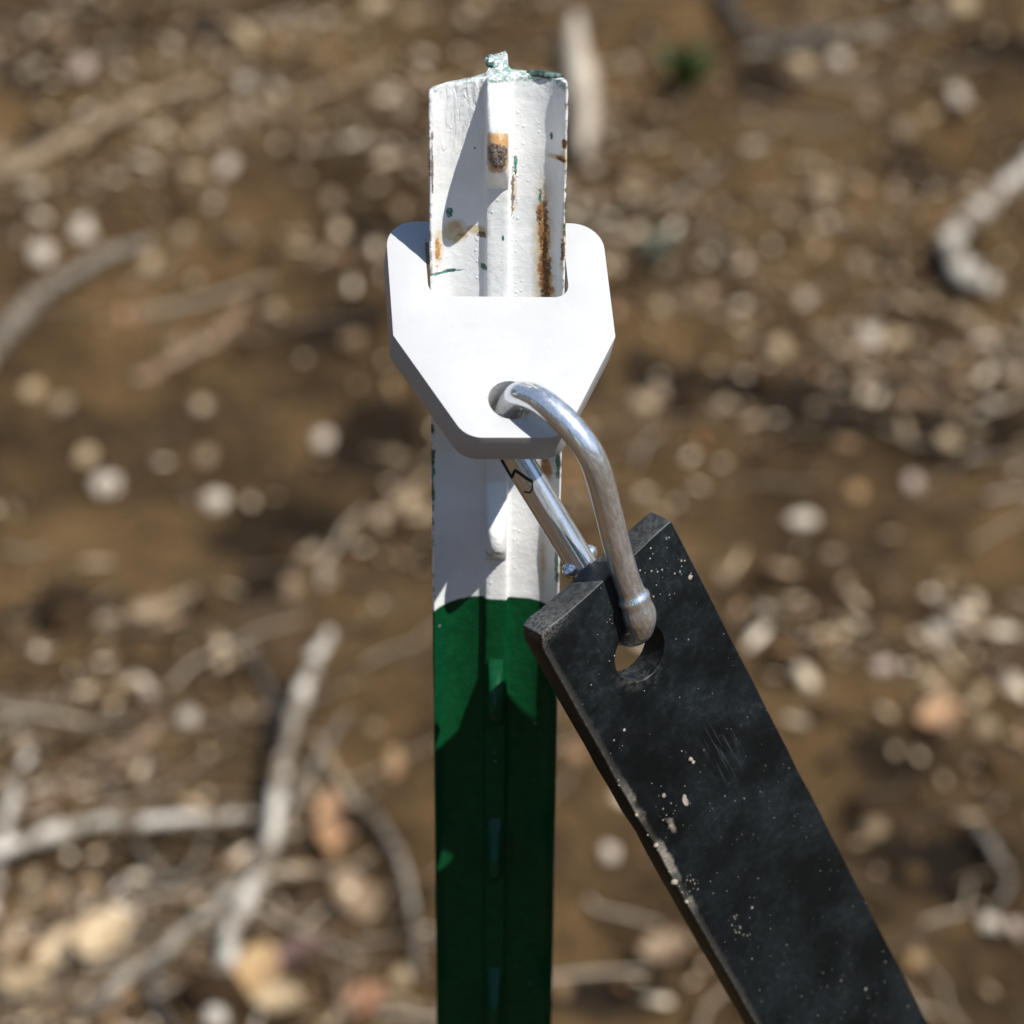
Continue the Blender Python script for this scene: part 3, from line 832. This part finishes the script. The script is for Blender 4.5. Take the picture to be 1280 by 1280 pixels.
def put_chip(name, px, py, wpx, hpx, ang, mat, label, cat, seed, group=None, thick=.45):
    """Rounded broken chip or stone: wpx by hpx on the photo, ang = tilt of its long axis on the picture."""
    rg = np.random.default_rng(seed); p = ground_pt(px, py); s = px_size(p)
    dep = math.atan2(CAM_H - p.z, p.y); a = math.radians(ang)
    bm = bmesh.new(); bmesh.ops.create_icosphere(bm, subdivisions=2, radius=1)
    rx, ry = wpx * s / 2, hpx * s / 2 / math.sin(dep); rz = min(rx, ry) * thick
    o1, o2 = rg.random(2) * 20
    for v in bm.verts:
        q = v.co; k = 1 + .35 * vnoise(np.array([q.x * 1.6 + o1]), np.array([q.y * 1.6 + q.z + o2]), 2)[0]
        q = Vector((math.copysign(abs(q.x) ** .8, q.x) * rx, math.copysign(abs(q.y) ** .8, q.y) * ry, q.z * rz)) * k
        v.co = Vector((q.x * math.cos(a) - q.y * math.sin(a), q.x * math.sin(a) + q.y * math.cos(a), q.z))
    o = mesh_obj(name, bm_mesh(name, bm), mat, None, p + Vector((0, 0, rz * .5)), smooth=False)
    return tag(o, label, cat, group)

def put_leaf(name, px, py, lpx, wpx, ang, mat, label, cat, seed, group=None, tilt=.35, curl=.5):
    """One curled dry leaf with a midrib fold, lpx long on the photo."""
    rg = np.random.default_rng(seed); p = ground_pt(px, py); s = px_size(p); L = lpx * s; Wd = wpx * s
    vs, fs = [], []; nt = 11
    for i in range(nt):
        t = i / (nt - 1); wv = math.sin(math.pi * min(1, t * .96 + .02)) ** .75 * (1 + .12 * math.sin(t * 17 + seed))
        for j in range(-2, 3):
            q = j / 2
            vs.append(((t - .5) * L, q * wv * Wd * .5, curl * L * (t - .45) ** 2 + q * q * Wd * wv * .22 + rg.normal(0, L * .008)))
    for i in range(nt - 1):
        for j in range(4): fs.append((i * 5 + j, (i + 1) * 5 + j, (i + 1) * 5 + j + 1, i * 5 + j + 1))
    o = mesh_obj(name, np_mesh(name, vs, fs), mat, None, p + Vector((0, 0, .012)))
    so_ = o.modifiers.new('thickness', 'SOLIDIFY'); so_.thickness = .0006
    o.rotation_euler = (tilt, -.15, math.radians(ang))                # leans towards the viewer and the sun
    return tag(o, label, cat, group)

def build_branches(D):
    B, G, BR, DK, T, WW = D['bleached bark'], D['grey bark'], D['brown bark'], D['dark bark'], D['tan wood'], D['white wood']
    # the big forked branch at the lower left
    base = ground_pt(300, 1150)
    fb = empty('fallen_branch', base)
    tag(fb, 'bleached forked branch lying left of the post, its tip pointing up and away', 'branch')
    put_stick('limb', [(268, 1290), (300, 1150), (334, 1070), (352, 960), (382, 850), (408, 785)], 44, B, None, None, 1, parent=fb, taper=.75, lifts=[.01, .02, .035, .05, .07, .085])
    put_stick('side_limb', [(336, 1075), (270, 1140), (205, 1190), (110, 1262), (60, 1300)], 34, G, None, None, 2, parent=fb, lifts=[.02, .02, .01, .01, 0])
    put_stick('side_limb', [(340, 1060), (375, 990), (400, 945), (425, 905)], 26, G, None, None, 3, parent=fb, lifts=[.02, .03, .03, .02])
    put_stick('side_limb', [(352, 945), (345, 890), (318, 835), (290, 790)], 18, DK, None, None, 4, parent=fb, lifts=[.03, .02, .01, .01])
    put_stick('side_limb', [(205, 1190), (190, 1240), (215, 1290)], 24, DK, None, None, 44, parent=fb, lifts=[.01, .01, .01])
    put_stick('fallen_branch', [(-25, 1075), (60, 1050), (110, 1042), (205, 1036), (305, 1028)], 36, B, 'bleached grey stick lying level across the lower left, ending at the forked branch', 'branch', 5, lift=.035)
    put_stick('fallen_branch', [(-15, 1150), (5, 1070), (20, 1000), (38, 950)], 30, B, 'pale stick crossing the left end of the level bleached stick', 'branch', 6, lift=.02)
    put_stick('fallen_branch', [(208, 900), (170, 940), (120, 980), (60, 1005), (0, 1030)], 30, BR, 'smooth brown stick slanting down to the left above the level bleached stick', 'branch', 7, taper=.9)
    put_stick('twig', [(168, 1055), (195, 1090), (222, 1105), (248, 1080), (262, 1050)], 18, G, 'short grey twig bent like a hook below the level bleached stick', 'twig', 8, lift=.012)
    put_stick('twig', [(140, 985), (143, 1010), (150, 1035)], 22, G, 'stubby grey twig standing out above the level bleached stick', 'twig', 9, lift=.012)
    put_stick('twig', [(405, 950), (440, 995), (478, 1030), (505, 1080), (520, 1150), (528, 1215)], 20, G, 'thin arched grey twig between the forked branch and the post', 'twig', 10, lift=.012)
    put_stick('twig', [(395, 930), (420, 975), (436, 1010)], 22, T, 'short reddish tan twig beside the tip fork of the big branch', 'twig', 11, lift=.015)
    put_stick('fallen_branch', [(405, 1290), (450, 1250), (520, 1262), (560, 1275)], 26, T, 'tan stick at the bottom edge just left of the post', 'branch', 12)
    put_stick('twig', [(30, 1120), (80, 1130), (150, 1115), (190, 1125)], 22, DK, 'dark twig lying just under the level bleached stick', 'twig', 13)
    put_stick('fallen_branch', [(-20, 462), (25, 408), (62, 368), (118, 334), (180, 318)], 42, G, 'thick grey stick rising from the left edge above the soil hollow', 'branch', 14, taper=.5, lift=.02)
    put_stick('fallen_branch', [(-20, 242), (40, 208), (95, 180), (190, 128), (260, 108)], 34, T, 'long pale tan stick slanting up from the left edge near the top', 'branch', 15, taper=.6)
    put_stick('twig', [(172, 482), (215, 455), (262, 432), (292, 405), (306, 372)], 28, BR, 'brown hooked stick left of the white plate', 'branch', 16, taper=.8)
    put_stick('twig', [(162, 776), (200, 768), (242, 753)], 30, T, 'short straight tan stick on bare soil left of the green paint line', 'twig', 17, taper=.9)
    put_stick('fallen_branch', [(1300, 205), (1255, 245), (1215, 282), (1190, 315), (1205, 345), (1232, 358)], 40, B, 'thick bleached stick curling like a hook at the upper right edge', 'branch', 18, lift=.02, taper=.9)
    put_stick('fallen_branch', [(1196, 402), (1235, 425), (1300, 448)], 34, T, 'pale tan stick leaving the right edge below the hooked bleached stick', 'branch', 19)
    put_stick('twig', [(838, 380), (890, 368), (945, 362), (1012, 372)], 14, BR, 'thin straight brown twig right of the white plate', 'twig', 20)
    put_stick('twig', [(1212, 1030), (1240, 1062), (1262, 1100), (1248, 1135)], 22, G, 'bent grey twig near the right edge, right of the strap', 'twig', 21, lift=.01)
    put_stick('fallen_branch', [(895, -15), (915, 22), (938, 48), (985, 50), (1045, 35)], 26, DK, 'dark crooked stick at the top edge right of the post', 'branch', 22, lift=.03)
    put_stick('fallen_branch', [(930, 70), (1000, 62), (1080, 40), (1180, 22)], 20, G, 'long grey stick along the top edge to the right', 'branch', 23, lift=.01)
    put_stick('twig', [(250, 165), (310, 145), (400, 118), (440, 100)], 20, T, 'tan twig slanting upward left of the post top', 'twig', 24)
    put_stick('twig', [(470, 660), (500, 630), (535, 598)], 30, T, 'short pale tan stick touching the left side of the post below the plate', 'twig', 25)
    put_stick('twig', [(800, 265), (850, 245), (900, 210), (960, 178)], 16, G, 'thin grey twig slanting upward right of the post top', 'twig', 26)
    put_stick('twig', [(860, 990), (905, 985), (970, 960)], 14, BR, 'thin brown twig half hidden behind the strap', 'twig', 27)
    # strip of pale bark behind the post
    p0, p1 = ground_pt(727, 214), ground_pt(722, 42); ax = (p1 - p0); Ln = ax.length; ax.normalize(); sd = ax.cross(Vector((0, 0, 1))).normalized()
    vs, fs = [], []; n = 18
    for i in range(n):
        t = i / (n - 1); wv = .024 * min(1, (t * 2.2) ** .7 + .08) * (1 - .35 * max(0, t - .6) / .4) * (1 + .08 * math.sin(11 * t))
        for j in range(7):
            q = j / 3 - 1
            p = ax * (t * Ln) + sd * (q * wv + .006 * math.sin(5 * t)) ; z = float(height((p0 + p).x, (p0 + p).y)) - p0.z + .03 * (1 - q * q) + .008
            vs.append((p.x, p.y, z))
    for i in range(n - 1):
        for j in range(6): fs.append((i * 7 + j, i * 7 + j + 1, (i + 1) * 7 + j + 1, (i + 1) * 7 + j))
    o = mesh_obj('bark_strip', np_mesh('bark_strip', vs, fs), D['white wood'], None, p0)
    so_ = o.modifiers.new('thickness', 'SOLIDIFY'); so_.thickness = .003; so_.offset = 1
    tag(o, 'long white strip of bark pointing away right behind the post top', 'bark')

CHIPS = [  # kind, px, py, w, h, angle, material, label
    ('stone', 133, 610, 66, 40, 10, 'pale stone', 'bright white stone on brown soil left of the plate, the largest white one there'),
    ('wood_chip', 108, 572, 40, 34, 0, 'straw leaf', 'small tan chip touching the large white stone on its upper left'),
    ('wood_chip', 268, 630, 62, 36, -28, 'white wood', 'cream chip slanting down to the right between the large white stone and the post'),
    ('stone', 258, 573, 34, 34, 0, 'tan wood', 'round tan stone just above the slanting cream chip'),
    ('stone', 404, 551, 40, 36, 0, 'pale stone', 'round grey white stone left of the lower tip of the plate'),
    ('wood_chip', 52, 318, 52, 40, 10, 'white wood', 'cream chip at the left edge, lower one of a pale pair'),
    ('wood_chip', 98, 292, 60, 46, 20, 'white wood', 'cream chip at the left, upper one of a pale pair'),
    ('stone', 285, 208, 34, 36, 0, 'pale stone', 'pale round stone, upper one of three clustered left of the post'),
    ('stone', 262, 252, 40, 36, 0, 'white wood', 'pale round stone, lowest and whitest of three clustered left of the post'),
    ('stone', 238, 228, 30, 30, 0, 'tan wood', 'tan round stone, left one of three clustered left of the post'),
    ('stone', 187, 329, 32, 32, 0, 'straw leaf', 'round straw coloured stone alone above the thick grey stick'),
    ('stone', 228, 295, 30, 30, 0, 'tan wood', 'small tan stone up and right of the straw coloured one'),
    ('wood_chip', 104, 86, 42, 40, 0, 'pink stone', 'pinkish pale chip near the top left corner'),
    ('wood_chip', 305, 48, 46, 46, 20, 'straw leaf', 'straw coloured chip near the top edge, left of the post'),
    ('wood_chip', 310, 108, 52, 22, 10, 'pale stone', 'flat grey chip below the straw coloured chip at the top'),
    ('wood_chip', 300, 155, 70, 26, 12, 'tan wood', 'broad flat tan chip under the tan slanting twig at the top left'),
    ('wood_chip', 470, 8, 50, 34, 0, 'straw leaf', 'pale chip at the top edge left of the post'),
    ('stone', 415, 250, 36, 36, 0, 'tan wood', 'tan stone left of the rusty post near the plate corner'),
    ('wood_chip', 442, 365, 36, 48, 0, 'tan leaf', 'upright tan flake just left of the white plate'),
    ('stone', 236, 897, 38, 38, 0, 'white wood', 'bright round cream stone above the level bleached stick'),
    ('stone', 186, 868, 28, 42, 20, 'pink stone', 'pinkish white stone just left of the bright round cream one'),
    ('stone', 140, 876, 34, 34, 0, 'straw leaf', 'round straw coloured stone left of the pinkish white one'),
    ('stone', 30, 930, 36, 36, 0, 'tan wood', 'round tan stone near the left edge above the brown stick'),
    ('stone', 492, 945, 30, 30, 0, 'gold leaf', 'golden round pebble just left of the green post'),
    ('stone', 468, 905, 34, 40, 0, 'tan wood', 'tan pebble between the forked branch tip and the green post'),
    ('stone', 502, 1222, 40, 36, 0, 'straw leaf', 'round straw coloured stone near the bottom of the post'),
    ('stone', 313, 955, 26, 30, 0, 'gold leaf', 'golden pebble left of the upright forked branch'),
    ('wood_chip', 365, 735, 44, 44, 0, 'tan leaf', 'dull tan chip above the tip of the forked branch'),
    ('wood_chip', 408, 722, 40, 44, 0, 'tan wood', 'tan chip right of the dull tan chip above the branch tip'),
    ('stone', 823, 494, 36, 36, 0, 'tan wood', 'lone round tan stone just right of the white plate'),
    ('stone', 974, 435, 38, 38, 0, 'straw leaf', 'round straw coloured stone above the dark furrow'),
    ('stone', 1030, 418, 32, 34, 0, 'tan wood', 'dull tan stone between two brighter ones above the furrow'),
    ('stone', 1088, 420, 40, 40, 0, 'white wood', 'whitest stone of the bright cluster above the furrow'),
    ('stone', 1120, 425, 44, 36, -15, 'straw leaf', 'tan stone touching the whitest stone above the furrow'),
    ('wood_chip', 1195, 445, 46, 32, 25, 'gold leaf', 'golden flake at the right, above the dark furrow'),
    ('stone', 1078, 482, 34, 34, 0, 'tan leaf', 'tan stone below the bright cluster, at the furrow edge'),
    ('stone', 1183, 478, 32, 30, 0, 'gold leaf', 'small golden stone below the golden flake at the right'),
    ('stone', 1184, 553, 40, 34, 0, 'straw leaf', 'pale stone under the dark furrow near the right edge'),
    ('stone', 1142, 606, 34, 42, 0, 'pink stone', 'pinkish white stone below the furrow at the right'),
    ('stone', 1070, 617, 36, 34, 0, 'gold leaf', 'yellowish stone left of the pinkish white one'),
    ('wood_chip', 1003, 654, 62, 30, 22, 'white wood', 'long cream chip slanting upward right of the strap top'),
    ('stone', 905, 720, 32, 32, 0, 'tan wood', 'round tan stone beside the right edge of the strap'),
    ('stone', 1172, 793, 44, 38, 0, 'white wood', 'white stone right of the strap, left end of a pale row'),
    ('stone', 1200, 775, 34, 34, 0, 'pale stone', 'grey white stone in the middle of a pale row right of the strap'),
    ('stone', 1218, 757, 32, 32, 0, 'pale stone', 'small grey stone at the right end of a pale row right of the strap'),
    ('stone', 1270, 792, 36, 36, 0, 'straw leaf', 'round straw coloured stone at the right edge'),
    ('stone', 1162, 850, 44, 34, 0, 'straw leaf', 'round straw coloured stone right of the middle of the strap'),
    ('wood_chip', 1105, 836, 54, 28, 10, 'pink stone', 'flat pinkish chip between the strap and the straw coloured stone'),
    ('wood_chip', 1265, 855, 40, 40, 0, 'pink stone', 'pinkish chip at the right edge below the straw coloured stone'),
    ('stone', 1165, 895, 42, 26, 0, 'pale stone', 'pale stone lying on an orange leaf right of the strap'),
    ('stone', 1238, 1156, 46, 38, 0, 'pale stone', 'bright white stone near the lower right corner'),
    ('stone', 1270, 1162, 34, 36, 0, 'pink stone', 'tan pink stone touching the bright white one at the lower right'),
    ('stone', 1143, 1202, 32, 34, 0, 'gold leaf', 'orange stone right of the strap near the bottom'),
    ('stone', 1262, 131, 46, 40, 0, 'white wood', 'bright white stone at the upper right edge'),
    ('stone', 1198, 120, 36, 38, 0, 'pale stone', 'grey round stone left of the bright white one at the upper right'),
    ('stone', 1160, 140, 40, 40, 0, 'straw leaf', 'straw coloured stone in the upper right'),
    ('stone', 1132, 162, 34, 32, 0, 'tan wood', 'tan stone below left of the straw coloured one in the upper right'),
    ('stone', 1085, 134, 40, 36, 0, 'tan leaf', 'dull tan stone in the upper right, left of a straw coloured one'),
    ('wood_chip', 1000, 84, 52, 34, 0, 'straw leaf', 'pale flat chip under the dark crooked stick at the top'),
    ('stone', 1048, 78, 40, 34, 0, 'white wood', 'cream stone right of the pale flat chip at the top'),
    ('wood_chip', 893, 104, 44, 36, 25, 'tan leaf', 'tan chip beside the small green plant'),
    ('stone', 784, 84, 38, 38, 0, 'tan wood', 'tan stone right of the white bark strip'),
    ('stone', 798, 225, 36, 36, 0, 'tan leaf', 'round dull stone right of the post, under the thin grey twig'),
    ('wood_chip', 1200, 6, 60, 36, 0, 'straw leaf', 'straw coloured chip cut off by the top edge at the right'),
    ('wood_chip', 1030, 240, 64, 24, 12, 'tan wood', 'flat tan chip on open soil right of the post top'),
    ('stone', 1122, 246, 38, 36, 0, 'tan leaf', 'brown stone on open soil left of the hooked bleached stick'),
    ('stone', 1072, 330, 38, 34, 0, 'tan wood', 'tan stone on open soil above the bright cluster'),
    ('stone', 1004, 375, 40, 26, 0, 'pale stone', 'flat grey stone just above the straw coloured stone at the furrow'),
    ('stone', 720, 945, 36, 36, 0, 'orange bark', 'orange brown stone seen between the post and the strap'),
    ('stone', 763, 1068, 38, 36, 0, 'pale stone', 'dull grey stone seen between the post and the strap, lower down'),
    ('stone', 40, 490, 44, 34, 0, 'straw leaf', 'pale clump of chips at the left edge, left piece'),
    ('stone', 78, 508, 44, 30, 0, 'tan wood', 'pale clump of chips at the left edge, right piece'),
    ('stone', 155, 395, 30, 28, 0, 'orange bark', 'orange brown pebble under the thick grey stick at the left'),
    ('stone', 175, 393, 34, 34, 0, 'tan leaf', 'tan pebble beside the orange one under the thick grey stick'),
]
LEAVES = [
    ('dry_leaf', 128, 1185, 80, 60, 50, 'straw leaf', 'large cream dry leaf under the sticks at the lower left'),
    ('dry_leaf', 28, 1245, 92, 36, -35, 'straw leaf', 'narrow tan leaf, left arm of a V at the lower left corner'),
    ('dry_leaf', 68, 1205, 90, 32, 60, 'straw leaf', 'narrow tan leaf, right arm of a V at the lower left corner'),
    ('dry_leaf', 318, 1232, 90, 54, 70, 'gold leaf', 'orange dry leaf against the lower end of the forked branch'),
    ('dry_leaf', 412, 1050, 110, 42, 95, 'orange bark', 'reddish brown curled leaf standing right of the forked branch'),
    ('dry_leaf', 440, 1140, 92, 60, 110, 'tan leaf', 'broad tan leaf below the reddish brown curled leaf'),
    ('dry_leaf', 372, 1205, 76, 36, 15, 'purple leaf', 'dark maroon leaf between the forked branch and the post'),
    ('dry_leaf', 455, 1265, 60, 40, 30, 'rust leaf', 'small rust red leaf at the bottom edge left of the post'),
    ('dry_leaf', 350, 1265, 70, 40, -20, 'straw leaf', 'pale leaf at the bottom edge beside the orange leaf'),
    ('dry_leaf', 1172, 908, 56, 40, 10, 'orange bark', 'orange leaf under a pale stone right of the strap'),
    ('dry_leaf', 1040, 1160, 60, 36, 30, 'tan leaf', 'tan leaf lying right of the lower strap'),
    ('dry_leaf', 830, 1200, 64, 40, 10, 'tan leaf', 'tan leaf seen between the lower post and the strap'),
]

def build_singles(D):
    for i, (nm, px, py, w, h, a, mt, lab) in enumerate(CHIPS):
        put_chip(nm, px, py, w * .58, h * .58, a, D[mt], lab, 'stone' if nm == 'stone' else 'wood chip', 100 + i, group='pale stones on the soil' if nm == 'stone' else 'pale wood chips on the soil')
    for i, (nm, px, py, l, w, a, mt, lab) in enumerate(LEAVES):
        put_leaf(nm, px, py, l, w, a, D[mt], lab, 'leaf', 300 + i, group='large dry leaves on the soil')
    # two low plants
    for px, py, mt, lab, n, ht in ((858, 118, 'green leaf', 'small green plant sprouting from the soil right of the post top', 26, .075), (826, 338, 'grey green leaf', 'low grey green tuft right of the white plate', 22, .045)):
        p = ground_pt(px, py); root = empty('small_plant', p); tag(root, lab, 'plant')
        rg = np.random.default_rng(int(px)); vs, fs = [], []
        L = rg.uniform(.6, 1.1, n) * ht; P = leaf_arrays(rg, n, L, L * .42, rg.normal(.3, .3, n)); P[..., 0] += L[:, None] * .5
        P = rot_many(P, rg.uniform(0, 6.28, n), rg.uniform(.4, 1.35, n), rg.normal(0, .4, n)); P[..., 2] += (rg.random(n) * ht * .4)[:, None]
        mesh_obj('leaves', np_bulk('leaves', P, LEAF_F), D[mt], root)
        mesh_obj('stem', tube('stem', [(0, 0, -.01), (.002, .001, ht * .3), (.001, .003, ht * .6)], [.0022, .0018, .001], 8), D['green leaf'], root)


# ------------------------------------------------------------------ unseen bush trees, added as a dark band for the polished hook to mirror
def build_trees():
    rg = np.random.default_rng(77)
    bark = Mat('trunk bark', rough=.9, spec=.2); n = bark.noise(8, 4, .6); bark.set('Base Color', bark.mix(n.step(.4, .6), (.10, .08, .06), (.19, .16, .13)))
    lf = Mat('bush leaves', rough=.5); rr = lf.island(); lf.set('Base Color', lf.ramp(rr, [(0, (.018, .030, .012)), (.6, (.040, .060, .024)), (1, (.075, .095, .045))]))
    trunk = tube('trunk', [(0, 0, -.2), (.05, .02, 1.2), (.12, -.05, 2.6), (.05, .1, 4.2), (.1, .05, 5.6)], [.19, .15, .12, .08, .03], 10)
    # crown: leaf clumps round a few limbs
    C0 = np.concatenate([rg.normal(c, sd, (260, 3)) for c, sd in (((0, 0, 4.6), (.9, .9, .8)), ((1.1, .3, 3.4), (.6, .6, .5)), ((-1.0, .5, 3.7), (.6, .6, .6)), ((.2, -1.1, 3.2), (.6, .6, .6)), ((-.3, .8, 2.2), (.8, .8, .6)), ((.3, -.2, 1.3), (1.0, 1.0, .5)))])
    n = len(C0); L = rg.uniform(.18, .42, n)
    P = rot_many(leaf_arrays(rg, n, L, L * .7, rg.normal(0, .5, n)), rg.uniform(0, 6.28, n), rg.normal(0, .7, n), rg.normal(0, .7, n)) + C0[:, None]
    me_v = np.array([v.co[:] for v in trunk.vertices]); tf = [tuple(p.vertices) for p in trunk.polygons]
    vs, fs, mi = [], [], []
    cv = P.reshape(-1, 3); cf = (LEAF_F[None] + (np.arange(n) * 15)[:, None, None]).reshape(-1, 4)
    for k in range(22):
        a = 2 * math.pi * k / 22 + rg.normal(0, .05); d = rg.uniform(10, 15); sc = rg.uniform(.75, 1.15); yw = rg.uniform(0, 6.28)
        for V_, F_, m_ in ((me_v, tf, 0), (cv, cf.tolist(), 1)):
            b = sum(len(q) for q in vs); c_, s_ = math.cos(yw) * sc, math.sin(yw) * sc
            vs.append(np.stack([V_[:, 0] * c_ - V_[:, 1] * s_ + d * math.cos(a), V_[:, 0] * s_ + V_[:, 1] * c_ + d * math.sin(a), V_[:, 2] * sc], -1))
            fs += [tuple(i_ + b for i_ in f) for f in F_]; mi += [m_] * len(F_)
    me = np_mesh('added_bush', np.concatenate(vs), fs); me.materials.append(bark.m); me.materials.append(lf.m); me.polygons.foreach_set('material_index', mi)
    o = mesh_obj('added_bush', me, None); tag(o, 'unseen bushland trees added round the clearing, mirrored darkly in the snap hook', 'bush', kind='stuff')


build_ground()
build_post()
build_plate()
build_carabiner()
build_strap()
build_litter()
DM = litter_mats()
build_branches(DM)
build_singles(DM)
build_trees()
